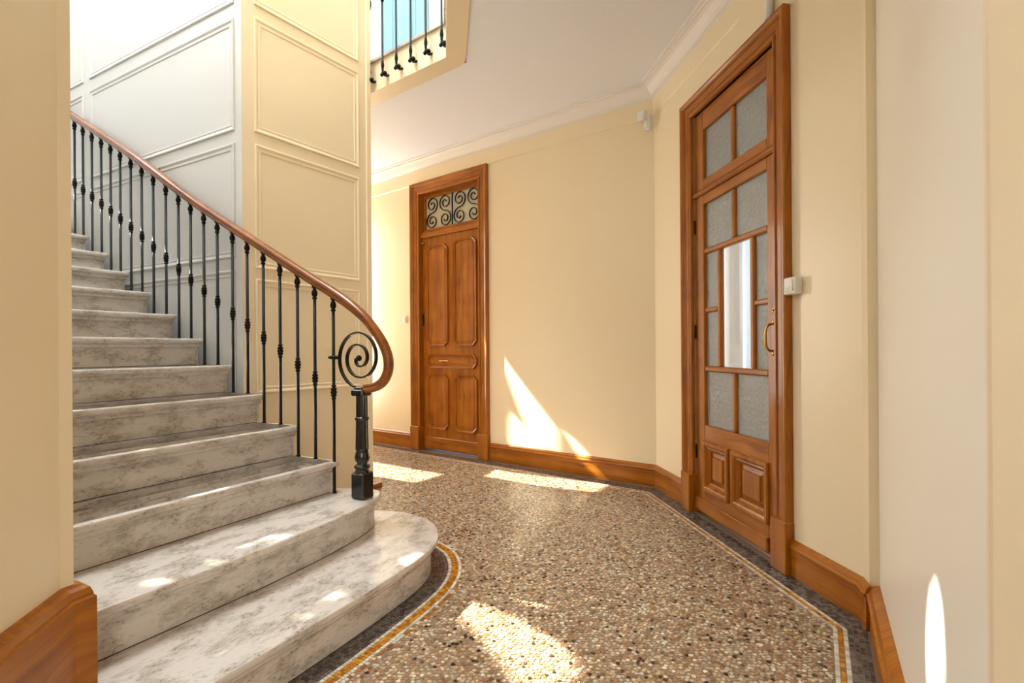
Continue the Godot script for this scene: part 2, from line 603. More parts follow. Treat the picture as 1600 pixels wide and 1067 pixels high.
func _room() -> void:
	var top := 6.4
	# back wall: local x runs to the right, its right end is the corner with the right wall
	_setting(_wall("wall_back", wall_c, 126.8, -5.4, 0.0, top, 0.22, M.paint_cream, [[-2.70, -1.835, 0.0, 2.825]]), "cream painted back wall with the panelled wooden door")
	_setting(_wall("wall_right", wall_c, 172.5, -0.2, 2.037, top, 0.22, M.paint_cream, [[0.64, 1.51, 0.0, 2.65]]), "cream painted right wall with the glazed wooden door")
	# chamfered pilaster where the right wall meets the near wall
	var r1 := Vector2(1.411, 2.062)
	var r2 := Vector2(1.394, 2.006)
	var r3 := Vector2(1.423, 1.990)
	var near_end := r3 + _dir2(210.8) * 1.79
	var st := _new()
	_prism(st, PackedVector2Array([r1, r2, r3, r3 + Vector2(0.2, 0.1), r1 + Vector2(0.25, 0.0)]), 0.0, top)
	_setting(_obj("trim_1", st, M.cream_trim), "narrow chamfered pilaster edge between the two right hand walls")
	var near := _wall("wall_near", r3, 210.8, 0.0, 1.79, top, 0.2, M.paint_pale)
	_setting(near, "pale cream near wall at the right edge")
	st = _new()
	_cbox(st, Vector3(1.543, 0.0, -0.01), Vector3(1.566, top, 0.012), 0.006)
	_cbox(st, Vector3(1.603, 0.0, -0.01), Vector3(1.79, top, 0.022), 0.006)
	_cbox(st, Vector3(1.566, 0.0, -0.01), Vector3(1.585, top, 0.020), 0.008)
	_obj("upright_moulding", st, M.cream_trim, near)
	# left pier in the foreground
	var p2 := Vector2(-1.22, 1.42)
	var p1 := p2 - _dir2(20.0) * 0.032
	var p0 := p1 - _dir2(-14.4) * 1.0
	var p3 := p2 + _dir2(-61.5) * 0.3
	st = _new()
	_prism(st, PackedVector2Array([p0, p1, p2, p3, p3 + Vector2(-0.25, -0.12), p0 + Vector2(-0.35, 0.0)]), 0.0, top)
	_setting(_obj("wall_left", st, M.paint_cream), "cream wall pier in the left foreground")
	# enclosing walls, out of the picture
	_wall("wall_stair_left", _st2(0.5, 1.9), -61.5, 0.0, 4.5, top, 0.1, M.paint_white).scale = Vector3.ONE
	_wall("wall_vestibule_left", Vector2(-3.0, 0.45), 90.0, 0.0, 2.02, top, 0.15, M.paint_cream)
	_wall("wall_vestibule_right", Vector2(2.6, 0.45), 270.0, 0.0, 2.08, top, 0.15, M.paint_cream)
	_wall("wall_vestibule_west", Vector2(-3.0, -3.2), 0.0, 0.0, 3.65, 3.3, 0.15, M.paint_cream)
	_wall("wall_vestibule_east", Vector2(2.6, 0.45), 180.0, 0.0, 3.65, 3.3, 0.15, M.paint_cream)
	_wall("wall_vestibule_front", Vector2(2.6, -3.2), 270.0, 0.0, 5.6, 3.3, 0.15, M.paint_cream)
	_wall("wall_above_vestibule", Vector2(-1.0, 0.46), 90.0, 0.0, 1.5, top, 0.15, M.paint_cream, [], 3.3)
	st = _new()
	_prism(st, PackedVector2Array([Vector2(-3, -3.2), Vector2(2.6, -3.2), Vector2(2.6, 0.46), Vector2(-3, 0.46)]), 3.3, 3.45)
	_setting(_obj("ceiling_vestibule", st, M.ceiling_white))
	# white panelled stair wall and the cream panelled wall that turns from it
	var white := _wall("wall_stair", cor_a, 118.5, -3.4, 0.0, top, 0.08, M.paint_grey_white)
	_setting(white, "white panelled wall beside the stair")
	_panels(white, M.paint_grey_white, [[-1.96, -0.07], [-3.35, -2.06]], [[0.30, 1.62], [1.70, 2.43], [2.51, 3.225], [3.32, 4.6]])
	var cream := _wall("wall_panelled", cor_a, 35.0, 0.0, 1.012, top, 0.08, M.paint_cream)
	_setting(cream, "cream panelled wall behind the railing")
	_panels(cream, M.paint_cream, [[0.082, 0.905]], [[0.825, 1.565], [1.635, 2.435], [2.515, 3.255], [3.335, 4.7]])
	st = _new()
	_cbox(st, Vector3(0.972, 0.0, -0.09), Vector3(1.022, top, 0.008), 0.006)
	_obj("corner_bead", st, M.cream_trim, cream)
	var pw := _wall("wall_passage", cor_b + _dir2(-55.0) * 0.07, -62.0, 0.0, 3.3, 3.3, 0.08, M.paint_cream)
	_setting(pw, "inner wall of the passage")
	# far end walls, with unseen holes shaped to throw the sun patches
	_pierced_wall("wall_stair_end", _st2(0.0, 6.3), STAIR, -0.4, 2.2, top, M.paint_white, [
		[[1.381, 3.412], [1.48, 3.421], [1.442, 3.575], [1.321, 3.766], [1.195, 3.831], [1.079, 3.824], [1.046, 3.732], [1.209, 3.595]],
		[[1.656, 3.393], [1.725, 3.418], [1.635, 3.596], [1.577, 3.653], [1.551, 3.605]],
		[[1.007, 3.356], [1.031, 3.343], [1.083, 3.362], [1.051, 3.375]],
		[[0.951, 3.35], [0.968, 3.343], [0.985, 3.357], [0.967, 3.365]],
		[[0.54, 3.346], [0.558, 3.335], [0.619, 3.363], [0.59, 3.375]],
		[[0.735, 3.354], [0.755, 3.346], [0.784, 3.372], [0.764, 3.38]],
		[[0.954, 3.398], [0.996, 3.386], [1.062, 3.406], [1.027, 3.415]],
		[[0.819, 3.415], [0.847, 3.406], [0.872, 3.423], [0.848, 3.431]],
		[[0.855, 3.277], [0.886, 3.262], [0.951, 3.314], [0.913, 3.337]],
		[[0.967, 3.304], [0.998, 3.284], [1.053, 3.316], [1.012, 3.341]],
		[[1.693, 3.237], [1.749, 3.24], [1.754, 3.328], [1.691, 3.343], [1.653, 3.316]],
		[[0.900, 4.798], [0.903, 4.905], [0.868, 5.000], [0.800, 5.053], [0.752, 5.030], [0.730, 4.924]],
	].map(_to_points))
	_pierced_wall("wall_passage_end", Vector2(-2.215, 6.598), 36.8, -2.1, 0.4, top, M.paint_cream, [
		[[-1.078, 1.047], [-1.267, 1.747], [-1.608, 1.756], [-1.562, 1.36]],
		[[-1.19, 1.98], [-0.918, 1.932], [-0.967, 2.057], [-1.046, 2.671], [-1.308, 2.688], [-1.307, 2.398]],
		[[-0.582, 2.855], [-0.588, 2.936], [-0.63, 2.834], [-0.697, 2.727], [-0.747, 2.649], [-0.747, 2.457], [-0.688, 2.297], [-0.65, 2.5], [-0.612, 2.748]],
		[[-0.622, 2.094], [-0.622, 2.282], [-0.635, 2.417], [-0.667, 2.386], [-0.716, 2.353], [-0.629, 2.057]],
		[[-0.763, 2.667], [-0.778, 2.696], [-0.797, 2.694], [-0.825, 2.667], [-0.872, 2.62], [-0.852, 2.547], [-0.796, 2.581]],
	].map(_to_points))
	# ceiling over the lower hall, cut away over the stair
	var o := Vector2(-0.327, 3.737)
	var u := _dir2(-53.2)
	var w := _dir2(172.5)
	st = _new()
	_prism(st, PackedVector2Array([wall_c, wall_c + u * 4.2, wall_c + u * 4.2 - _dir2(36.8) * 1.15, o + u * 0.08, o + _dir2(-120) * -0.01, o + w * 0.08, o + w * 3.3, Vector2(0.5, 0.44), near_end, r3, r1]), 3.2, 3.32)
	_setting(_obj("ceiling", st, M.ceiling_white), "pale plaster ceiling")
	st = _new()
	_prism(st, PackedVector2Array([Vector2(-6.5, -0.5), Vector2(2.6, -0.5), Vector2(2.6, 8.5), Vector2(-6.5, 8.5)]), top, top + 0.15)
	_setting(_obj("ceiling_upper", st, M.ceiling_white))
	# cornice and frieze along the back and right walls
	var path := PackedVector2Array([wall_c + u * 4.19, wall_c, r1])
	st = _new()
	_strip(st, path, false, [Vector2(0, 3.09), Vector2(0.014, 3.09), Vector2(0.014, 3.102), Vector2(0.028, 3.108), Vector2(0.045, 3.125), Vector2(0.07, 3.16), Vector2(0.09, 3.172), Vector2(0.10, 3.172), Vector2(0.10, 3.184), Vector2(0.122, 3.188), Vector2(0.122, 3.2), Vector2(0, 3.2)])
	_setting(_obj("trim_2", st, M.plaster_white), "white plaster cornice")
	st = _new()
	_strip(st, path, false, [Vector2(0, 2.945), Vector2(0.006, 2.949), Vector2(0.012, 2.956), Vector2(0.012, 3.09), Vector2(0, 3.09)])
	_setting(_obj("trim_3", st, M.cream_trim), "raised cream frieze band under the cornice")
	# skirting boards
	var prof := [Vector2(0, 0), Vector2(0.02, 0), Vector2(0.02, 0.128), Vector2(0.026, 0.131), Vector2(0.027, 0.140), Vector2(0.022, 0.146), Vector2(0.018, 0.160), Vector2(0.010, 0.168), Vector2(0.004, 0.173), Vector2(0, 0.173)]
	var along := func(x: float) -> Vector2: return wall_c + u * x
	st = _new()
	_strip(st, PackedVector2Array([along.call(5.2), along.call(2.83)]), false, prof)
	_setting(_obj("baseboard_back_left", st, M.honey_wood_level), "wooden skirting board left of the back door")
	st = _new()
	_strip(st, PackedVector2Array([along.call(1.705), wall_c, wall_c + w]), false, prof, 0, 1)
	_setting(_obj("baseboard_back", st, M.honey_wood_level), "wooden skirting board along the back wall")
	st = _new()
	_strip(st, PackedVector2Array([along.call(1.0), wall_c, wall_c + w * 0.535]), false, prof, 1, 2)
	_setting(_obj("baseboard_right", st, M.honey_wood_level), "short wooden skirting board between corner and glazed door")
	st = _new()
	_strip(st, PackedVector2Array([wall_c + w * 1.625, r1, r2 + Vector2(-0.004, -0.002), r2 + (r2 - r1) * 0.35]), false, prof)
	_setting(_obj("baseboard_pilaster", st, M.honey_wood_level), "wooden skirting board right of the glazed door")
	st = _new()
	var prof2 := prof.map(func(p): return Vector2(p.x * 1.7, p.y))
	_strip(st, PackedVector2Array([r3 + _dir2(210.8) * 0.005, near_end]), false, prof2)
	_setting(_obj("baseboard_near", st, M.honey_wood_level), "wooden skirting board along the near right wall")
	st = _new()
	_strip(st, PackedVector2Array([p0, p1, p2, p2 + _dir2(-61.5) * 0.05]), false, [Vector2(0, 0), Vector2(0.04, 0), Vector2(0.04, 0.418), Vector2(0.034, 0.424), Vector2(0.034, 0.430), Vector2(0.028, 0.446), Vector2(0.016, 0.452), Vector2(0.010, 0.458), Vector2(0, 0.458)])
	_setting(_obj("baseboard_left", st, M.honey_wood_level), "tall wooden skirting board at the foot of the left pier")
	# low wooden plinth at the foot of the cream wall
	st = _new()
	_prism(st, PackedVector2Array([cor_b + _dir2(35) * 0.09 + _dir2(125) * 0.04, cor_b + _dir2(215) * 0.12 + _dir2(125) * 0.04, cor_b + _dir2(215) * 0.12 - _dir2(125) * 0.0, cor_b + _dir2(35) * 0.09 ]), 0.0, 0.04)
	_setting(_obj("trim_4", st, M.honey_wood_level), "low wooden plinth at the foot of the cream wall")


func _to_points(a: Array) -> PackedVector2Array:
	var out := PackedVector2Array()
	for p in a:
		out.append(Vector2(p[0], p[1]))
	return out

func _panels(wall: Node, m: Material, xs: Array, ys: Array) -> void:
	for x in xs:
		for y in ys:
			var st := _new()
			var loop := _rect(x[0] + 0.045, y[0] + 0.045, x[1] - 0.045, y[1] - 0.045)
			_mould(st, loop, true, [Vector2(0, 0), Vector2(0.002, 0.004), Vector2(0.010, 0.005), Vector2(0.016, 0.003), Vector2(0.022, 0.0035), Vector2(0.032, 0.009), Vector2(0.040, 0.010), Vector2(0.045, 0.007), Vector2(0.045, 0.0)])
			_obj("panel_moulding", st, m, wall)


func _upper_floor() -> void:
	var o := Vector2(-0.327, 3.737)
	var i := Vector2(-0.456, 3.648)
	var u := _dir2(-53.2)
	var w := _dir2(172.5)
	var st := _new()
	_prism(st, PackedVector2Array([o + u * 3.2, o + u * 0.045, o + u * 0.012 + w * 0.012, o + w * 0.045, o + w * 3.4, i + w * 3.3, i, i + u * 3.1]), 3.185, 3.415)
	_setting(_obj("trim_5", st, M.cream_trim), "cream edge beam round the stairwell opening overhead")
	st = _new()
	var k := _dir2(216.8) * 0.02
	_prism(st, PackedVector2Array([wall_c, wall_c + u * 4.2, i + u * 3.15 + k, i + k, i + w * 3.3, Vector2(1.2, 0.5), Vector2(1.45, 2.0)]), 3.415, 3.435)
	_setting(_obj("floor_upper", st, M.marble), "marble floor edge of the upper landing")
	var uw := _wall("wall_upper", wall_c + _dir2(216.8) * 0.012, 126.8, -5.2, 0.0, 6.4, 0.01, M.paint_white, [], 3.44)
	_setting(uw, "white wall of the upper landing")
	var d := _root("door_3")
	_place(d, wall_c + _dir2(216.8) * 0.012, 126.8)
	_setting(d, "pale blue door on the upper landing")
	st = _new()
	_cbox(st, Vector3(-3.30, 3.44, 0.0), Vector3(-2.52, 5.9, 0.03), 0.004)
	_obj("leaf", st, M.blue_door, d)
	for x in [[-3.26, -3.08], [-3.02, -2.76], [-2.70, -2.56]]:
		st = _new()
		_mould(st, _rect(x[0], 3.6, x[1], 5.7), true, [Vector2(-0.01, 0.03), Vector2(-0.004, 0.042), Vector2(0.006, 0.042), Vector2(0.01, 0.03)])
		_obj("panel_moulding", st, M.blue_door, d)


# ---------------------------------------------------------------- doors
const CASING := [Vector2(0.0, -0.07), Vector2(0.0, 0.018), Vector2(0.006, 0.024), Vector2(0.018, 0.024), Vector2(0.022, 0.016), Vector2(0.034, 0.016), Vector2(0.038, 0.022), Vector2(0.082, 0.022), Vector2(0.086, 0.030), Vector2(0.094, 0.038), Vector2(0.108, 0.044), Vector2(0.120, 0.044), Vector2(0.125, 0.038), Vector2(0.125, 0.0)]

func _casing(parent: Node, x0: float, x1: float, y1: float, k := 1.0) -> void:
	var prof := CASING.map(func(p): return Vector2(p.x * k, p.y))
	var corner := [Vector2(x1, 0), Vector2(x1, y1), Vector2(x0, y1), Vector2(x0, 0)]
	for i in 3:                # two uprights and the head, mitred
		var st := _new()
		var rows := []
		for p in prof:
			rows.append(_offset(PackedVector2Array(corner), p.x, false))
		for j in prof.size() - 1:
			_quad(st, Vector3(rows[j][i].x, rows[j][i].y, prof[j].y), Vector3(rows[j + 1][i].x, rows[j + 1][i].y, prof[j + 1].y), Vector3(rows[j + 1][i + 1].x, rows[j + 1][i + 1].y, prof[j + 1].y), Vector3(rows[j][i + 1].x, rows[j][i + 1].y, prof[j].y))
		_obj("casing", st, M.honey_wood_level if i == 1 else M.honey_wood_upright, parent)
	for s in [[x0 - 0.129 * k, x0 + 0.003], [x1 - 0.003, x1 + 0.129 * k]]:
		var st := _new()
		_cbox(st, Vector3(s[0], 0, -0.05), Vector3(s[1], 0.255, 0.049), 0.004)
		_obj("plinth_block", st, M.honey_wood_upright, parent)

func _door_one() -> void:
	var d := _root("door_1")
	_place(d, wall_c, 126.8)
	_setting(d, "tall honey coloured panelled wooden door with iron scroll transom on the back wall")
	_casing(d, -2.70, -1.835, 2.825)
	var st := _new()
	var f := -0.04
	_cbox(st, Vector3(-2.70, 0.012, f - 0.045), Vector3(-1.835, 2.345, f), 0.003)
	var leaf := _obj("leaf", st, M.honey_wood_upright, d)
	# bolection-moulded panels with cut corners
	var ring := [Vector2(-0.034, 0.003), Vector2(-0.030, 0.0005), Vector2(-0.024, 0.0005), Vector2(-0.022, 0.012), Vector2(-0.013, 0.017), Vector2(-0.010, 0.024), Vector2(-0.004, 0.027), Vector2(0.0, 0.022), Vector2(0.0, 0.0)]
	for p in [[-2.632, 1.14, -2.305, 2.252, 0.052], [-2.222, 1.14, -1.898, 2.272, 0.052], [-2.632, 0.236, -2.305, 0.84, 0.052], [-2.222, 0.236, -1.898, 0.84, 0.052]]:
		st = _new()
		_mould(st, _octagon(p[0], p[1], p[2], p[3], p[4]), true, ring.map(func(q): return Vector2(q.x, q.y + f)))
		var inner := _offset(_octagon(p[0], p[1], p[2], p[3], p[4]), -0.034, true)
		_face(st, inner, f + 0.003)
		var field := _offset(_octagon(p[0], p[1], p[2], p[3], p[4]), -0.058, true)
		_mould(st, field, true, [Vector2(0, f + 0.008), Vector2(0.004, f + 0.008), Vector2(0.009, f + 0.003)])
		_face(st, field, f + 0.008)
		_obj("panel", st, M.honey_wood_upright, leaf)
	st = _new()
	var lock := _octagon(-2.625, 0.902, -1.902, 1.058, 0.045)
	_mould(st, lock, true, ring.map(func(q): return Vector2(q.x, q.y + f)))
	_face(st, _offset(lock, -0.034, true), f + 0.004)
	_mould(st, _rect(-2.56, 0.957, -2.02, 1.003), true, [Vector2(0, f + 0.010), Vector2(0.004, f + 0.010), Vector2(0.008, f + 0.004)])
	_face(st, _rect(-2.56, 0.957, -2.02, 1.003), f + 0.010)
	_obj("lock_panel", st, M.honey_wood_level, leaf)
	st = _new()
	_cbox(st, Vector3(-2.668, 0.016, f - 0.01), Vector3(-1.868, 0.150, f + 0.026), 0.010)
	_obj("kick_board", st, M.honey_wood_level, leaf)
	st = _new(true)           # pull handle on the lock rail
	_lathe(st, [Vector2(0, 0.0), Vector2(0.016, 0.002), Vector2(0.010, 0.012), Vector2(0.008, 0.03), Vector2(0.012, 0.034), Vector2(0.006, 0.044), Vector2(0, 0.046)], Vector3.ZERO, 10)
	var hd := _obj("handle", st, M.brass, leaf)
	hd.position = Vector3(-2.37, 0.982, f + 0.01)
	hd.rotation_degrees.x = 90
	st = _new(true)
	_lathe(st, [Vector2(0, 0.0), Vector2(0.008, 0.004), Vector2(0.006, 0.02), Vector2(0.009, 0.06), Vector2(0.006, 0.10), Vector2(0.010, 0.112), Vector2(0.004, 0.13), Vector2(0, 0.132)], Vector3.ZERO, 10)
	var lv := _obj("lever", st, M.brass, leaf)
	lv.position = Vector3(-2.40, 0.982, f + 0.046)
	lv.rotation_degrees.z = -90
	st = _new(true)
	_lathe(st, [Vector2(0, 0.0), Vector2(0.014, 0.004), Vector2(0.010, 0.012), Vector2(0.016, 0.026), Vector2(0.010, 0.04), Vector2(0, 0.044)], Vector3.ZERO, 10)
	var kn := _obj("bolt_knob", st, M.brass, leaf)
	kn.position = Vector3(-2.668, 2.285, f)
	kn.rotation_degrees.x = 90
	st = _new(true)
	_lathe(st, [Vector2(0, 0.0), Vector2(0.013, 0.002), Vector2(0.009, 0.009), Vector2(0, 0.010)], Vector3.ZERO, 10)
	var kh := _obj("keyhole_plate", st, M.brass, leaf)
	kh.position = Vector3(-2.668, 1.08, f)
	kh.rotation_degrees.x = 90
	st = _new()
	_cbox(st, Vector3(-2.698, 1.37, f), Vector3(-2.678, 1.50, f + 0.012), 0.003)
	_obj("latch_plate", st, M.bronze_iron, leaf)
	# transom bar and lights
	st = _new()
	_mould(st, PackedVector2Array([Vector2(-2.70, 2.345), Vector2(-1.835, 2.345)]), false, [Vector2(0, f - 0.02), Vector2(0, f + 0.022), Vector2(-0.018, f + 0.030), Vector2(-0.034, f + 0.028), Vector2(-0.040, f + 0.012), Vector2(-0.058, f + 0.012), Vector2(-0.072, f + 0.0), Vector2(-0.078, f - 0.04)])
	_obj("transom_bar", st, M.honey_wood_level, d)
	st = _new()
	for b in [[-2.70, 2.42, -2.675, 2.825], [-1.86, 2.42, -1.835, 2.825], [-2.675, 2.79, -1.86, 2.825], [-2.675, 2.42, -1.86, 2.445]]:
		_cbox(st, Vector3(b[0], b[1], f - 0.05), Vector3(b[2], b[3], f - 0.015), 0.002)
	_obj("transom_frame", st, M.honey_wood_level, d)
	for x in [[-2.675, -2.27], [-2.262, -1.86]]:
		st = _new()
		_cbox(st, Vector3(x[0], 2.445, f - 0.05), Vector3(x[1], 2.79, f - 0.042), 0.001)
		_obj("pane", st, M.milky_glass, d)
	# wrought scrolls: two S shapes each side of a middle bar
	st = _new()
	_cbox(st, Vector3(-2.275, 2.43, f - 0.034), Vector3(-2.257, 2.81, f - 0.022), 0.003)
	_obj("grille_bar", st, M.iron, d)
	for c in [[-2.572, 1.0], [-2.372, -1.0], [-2.162, 1.0], [-1.962, -1.0]]:
		_obj("scroll", _s_scroll(Vector3(c[0], 2.617, f - 0.028), 0.090, c[1]), M.iron, d)

func _s_scroll(at: Vector3, r: float, flip: float) -> SurfaceTool:
	var half := []
	for k in 44:
		var w := k / 43.0
		var a := -PI / 2 + w * TAU * 1.7
		var rr := r * pow(1.0 - 0.9 * w, 0.8)
		half.append(Vector2(cos(a) * rr, r + sin(a) * rr))
	var pts := PackedVector3Array()
	for k in range(half.size() - 1, 0, -1):
		pts.append(at + Vector3(-half[k].x * flip, -half[k].y, 0))
	for p in half:
		pts.append(at + Vector3(p.x * flip, p.y, 0))
	var st := _new()
	_sweep(st, [Vector2(-0.006, -0.0038), Vector2(0.006, -0.0038), Vector2(0.006, 0.0038), Vector2(-0.006, 0.0038)], _frames(pts, Vector3(0, 0, 1)))
	return st

func _door_two() -> void:
	var d := _root("door_2")
	_place(d, wall_c, 172.5)
	_setting(d, "tall glazed wooden door with frosted panes on the right wall")
	_casing(d, 0.64, 1.51, 2.65, 0.89)
	var f := -0.012
	var st := _new()
	var l := _root("leaf", d)
	var up: Material = M.honey_wood_upright
	var lv: Material = M.honey_wood_level
	var back := f - 0.04
	var piece := func(called: String, x0: float, y0: float, x1: float, y1: float, m: Material, front: float, ch := 0.003) -> void:
		var s := _new()
		_cbox(s, Vector3(x0, y0, back), Vector3(x1, y1, front), ch)
		_obj(called, s, m, l)
	piece.call("stile", 0.642, 0.012, 0.748, 2.10, up, f)
	piece.call("stile", 1.412, 0.012, 1.508, 2.10, up, f)
	piece.call("rail", 0.748, 2.038, 1.412, 2.10, lv, f)
	piece.call("rail", 0.748, 0.49, 1.412, 0.60, lv, f)
	piece.call("rail", 0.748, 0.012, 1.412, 0.18, lv, f)
	piece.call("mullion", 1.03, 0.18, 1.078, 0.49, up, f)
	piece.call("kick_board", 0.645, 0.028, 1.42, 0.108, lv, f + 0.02, 0.006)
	# glazing bars
	piece.call("glazing_bar", 0.748, 1.712, 1.412, 1.748, lv, f - 0.002, 0.008)
	piece.call("glazing_bar", 0.748, 0.948, 1.412, 0.984, lv, f - 0.002, 0.008)
	piece.call("glazing_bar", 1.062, 1.748, 1.098, 2.038, up, f - 0.004, 0.008)
	piece.call("glazing_bar", 1.062, 0.60, 1.098, 0.948, up, f - 0.004, 0.008)
	piece.call("glazing_bar", 0.902, 0.984, 0.938, 1.712, up, f - 0.004, 0.008)
	piece.call("glazing_bar", 1.245, 0.984, 1.283, 1.712, up, f - 0.004, 0.008)
	piece.call("glazing_bar", 0.748, 1.330, 0.902, 1.362, lv, f - 0.006, 0.008)
	piece.call("glazing_bar", 1.283, 1.330, 1.412, 1.362, lv, f - 0.006, 0.008)
	var pane := func(x0: float, y0: float, x1: float, y1: float, m: Material, parent: Node, z: float) -> void:
		var s := _new()
		_cbox(s, Vector3(x0, y0, z - 0.005), Vector3(x1, y1, z), 0.0008)
		_obj("pane", s, m, parent)
	for q in [[0.748, 1.748, 1.062, 2.038], [1.098, 1.748, 1.412, 2.038], [0.748, 0.60, 1.062, 0.948], [1.098, 0.60, 1.412, 0.948], [0.748, 0.984, 0.902, 1.33], [0.748, 1.362, 0.902, 1.712], [1.283, 0.984, 1.412, 1.33], [1.283, 1.362, 1.412, 1.712]]:
		pane.call(q[0], q[1], q[2], q[3], M.frosted_glass, l, f - 0.022)
	pane.call(0.938, 0.984, 1.245, 1.712, M.clear_glass, l, f - 0.022)
	# the two fielded panels below
	for q in [[0.748, 0.18, 1.03, 0.49], [1.078, 0.18, 1.412, 0.49]]:
		st = _new()
		var loop := _rect(q[0] + 0.004, q[1] + 0.004, q[2] - 0.004, q[3] - 0.004)
		_mould(st, loop, true, [Vector2(-0.10, f - 0.004), Vector2(-0.082, f - 0.004), Vector2(-0.080, f - 0.014), Vector2(-0.052, f - 0.024), Vector2(-0.050, f - 0.010), Vector2(-0.040, f - 0.004), Vector2(-0.034, f + 0.004), Vector2(-0.026, f + 0.002), Vector2(-0.022, f + 0.012), Vector2(-0.010, f + 0.018), Vector2(0.006, f + 0.018), Vector2(0.012, f + 0.010), Vector2(0.012, f)])
		_face(st, _offset(loop, -0.10, true), f - 0.004)
		_obj("panel", st, up, l)
	# handle, keyhole, hinges
	st = _new(true)
	var pts := PackedVector3Array()
	for p in _spline(PackedVector2Array([Vector2(0, 0.0), Vector2(0.03, 0.006), Vector2(0.045, 0.03), Vector2(0.048, 0.07), Vector2(0.045, 0.11), Vector2(0.03, 0.134), Vector2(0, 0.14)]), 5):
		pts.append(Vector3(1.462, 1.082 + p.y, f + p.x))
	_sweep(st, _circle(0.0065, 8), _frames(pts, Vector3(1, 0, 0)))
	_obj("handle", st, M.brass, l)
	for y in [1.070, 1.232]:
		st = _new(true)
		_lathe(st, [Vector2(0, 0), Vector2(0.013, 0), Vector2(0.012, 0.006), Vector2(0.006, 0.009), Vector2(0, 0.009)], Vector3.ZERO, 12)
		var ro := _obj("handle_rose", st, M.brass, l)
		ro.position = Vector3(1.462, y, f)
		ro.rotation_degrees.x = 90
	st = _new(true)
	_lathe(st, [Vector2(0.006, 0.0), Vector2(0.016, 0.0), Vector2(0.016, 0.004), Vector2(0.008, 0.006), Vector2(0.006, 0.004)], Vector3.ZERO, 14)
	var kh := _obj("keyhole_plate", st, M.brass, l)
	kh.position = Vector3(1.466, 1.292, f)
	kh.rotation_degrees.x = 90
	st = _new()
	_cbox(st, Vector3(1.461, 1.279, f - 0.01), Vector3(1.471, 1.301, f + 0.001), 0.001)
	_obj("keyhole", st, M.gap_and_shade, l)
	for y in [0.36, 1.16, 1.86]:
		st = _new(true)
		_lathe(st, [Vector2(0, 0), Vector2(0.004, 0.004), Vector2(0.007, 0.01), Vector2(0.007, 0.09), Vector2(0.004, 0.096), Vector2(0, 0.10)], Vector3(0.645, y, f + 0.006), 8)
		_obj("hinge", st, M.bronze_iron, d)
	# transom bar and the light above
	st = _new()
	_mould(st, PackedVector2Array([Vector2(0.64, 2.10), Vector2(1.51, 2.10)]), false, [Vector2(0.0, f - 0.03), Vector2(0.0, f + 0.012), Vector2(-0.010, f + 0.020), Vector2(-0.024, f + 0.018), Vector2(-0.032, f + 0.010), Vector2(-0.040, f + 0.0), Vector2(-0.042, f - 0.03)])
	_obj("transom_bar", st, lv, d)
	var ts := _root("transom_sash", d)
	for b in [[0.642, 2.142, 0.748, 2.648], [1.412, 2.142, 1.508, 2.648]]:
		st = _new()
		_cbox(st, Vector3(b[0], b[1], back), Vector3(b[2], b[3], f), 0.003)
		_obj("stile", st, up, ts)
	for b in [[0.748, 2.142, 1.412, 2.20], [0.748, 2.525, 1.412, 2.648]]:
		st = _new()
		_cbox(st, Vector3(b[0], b[1], back), Vector3(b[2], b[3], f), 0.003)
		_obj("rail", st, lv, ts)
	st = _new()
	_cbox(st, Vector3(1.062, 2.20, back), Vector3(1.098, 2.525, f - 0.004), 0.008)
	_obj("glazing_bar", st, up, ts)
	pane.call(0.748, 2.20, 1.062, 2.525, M.frosted_glass, ts, f - 0.022)
	pane.call(1.098, 2.20, 1.412, 2.525, M.frosted_glass, ts, f - 0.022)
	# the room beyond, seen through the clear pane
	var away := _dir2(82.5)
	var w := _dir2(172.5)
	var base := wall_c + away * 0.24
	var hall := _wall("wall_beyond_end", base + w * -0.9 , 82.5, 0.0, 2.0, 3.2, 0.1, M.paint_white)
	_setting(hall)
	_wall("wall_beyond_side", base + away * 2.0 + w * -1.0, 172.5, 0.0, 3.6, 3.2, 0.1, M.paint_white)
	_wall("wall_beyond_near", base + away * 2.0 + w * 2.5, 262.5, 0.0, 2.0, 3.2, 0.1, M.paint_white)
	st = _new()
	_prism(st, PackedVector2Array([base + w * -1.0, base + w * 2.6, base + w * 2.6 + away * 2.1, base + w * -1.0 + away * 2.1]), 3.2, 3.3)
	_setting(_obj("ceiling_beyond", st, M.ceiling_white))
	st = _new()
	_cbox(st, Vector3(0.66, 0, 0.0), Vector3(0.74, 2.6, 0.05), 0.01)
	_cbox(st, Vector3(0.76, 0, 0.0), Vector3(0.80, 2.6, 0.03), 0.006)
	var post := _obj("trim_6", st, M.honey_wood_upright)
	_place(post, base + w * -0.9, 82.5)
	_setting(post, "brown wooden door casing in the room beyond the glazed door")
	st = _new(true)
	var wave := PackedVector2Array()
	for k in 61:
		wave.append(Vector2(0.97 + k * 0.012, -0.10 - 0.022 * sin(k * 0.85) - 0.01 * sin(k * 0.31)))
	for k in 60:
		var a := wave[k]
		var b := wave[k + 1]
		_quad(st, Vector3(a.x, 0.03, -a.y), Vector3(b.x, 0.03, -b.y), Vector3(b.x, 2.75, -b.y), Vector3(a.x, 2.75, -a.y))
	var cu := _obj("curtain", st, M.curtain)
	_place(cu, base + w * -0.9, 82.5)
	_tag(cu, "pale bluish white curtain seen through the clear pane of the glazed door", "curtain")


# ---------------------------------------------------------------- stair
func _nose(k: int) -> float:
	return 2.14 + 0.3075 * (k - 3)

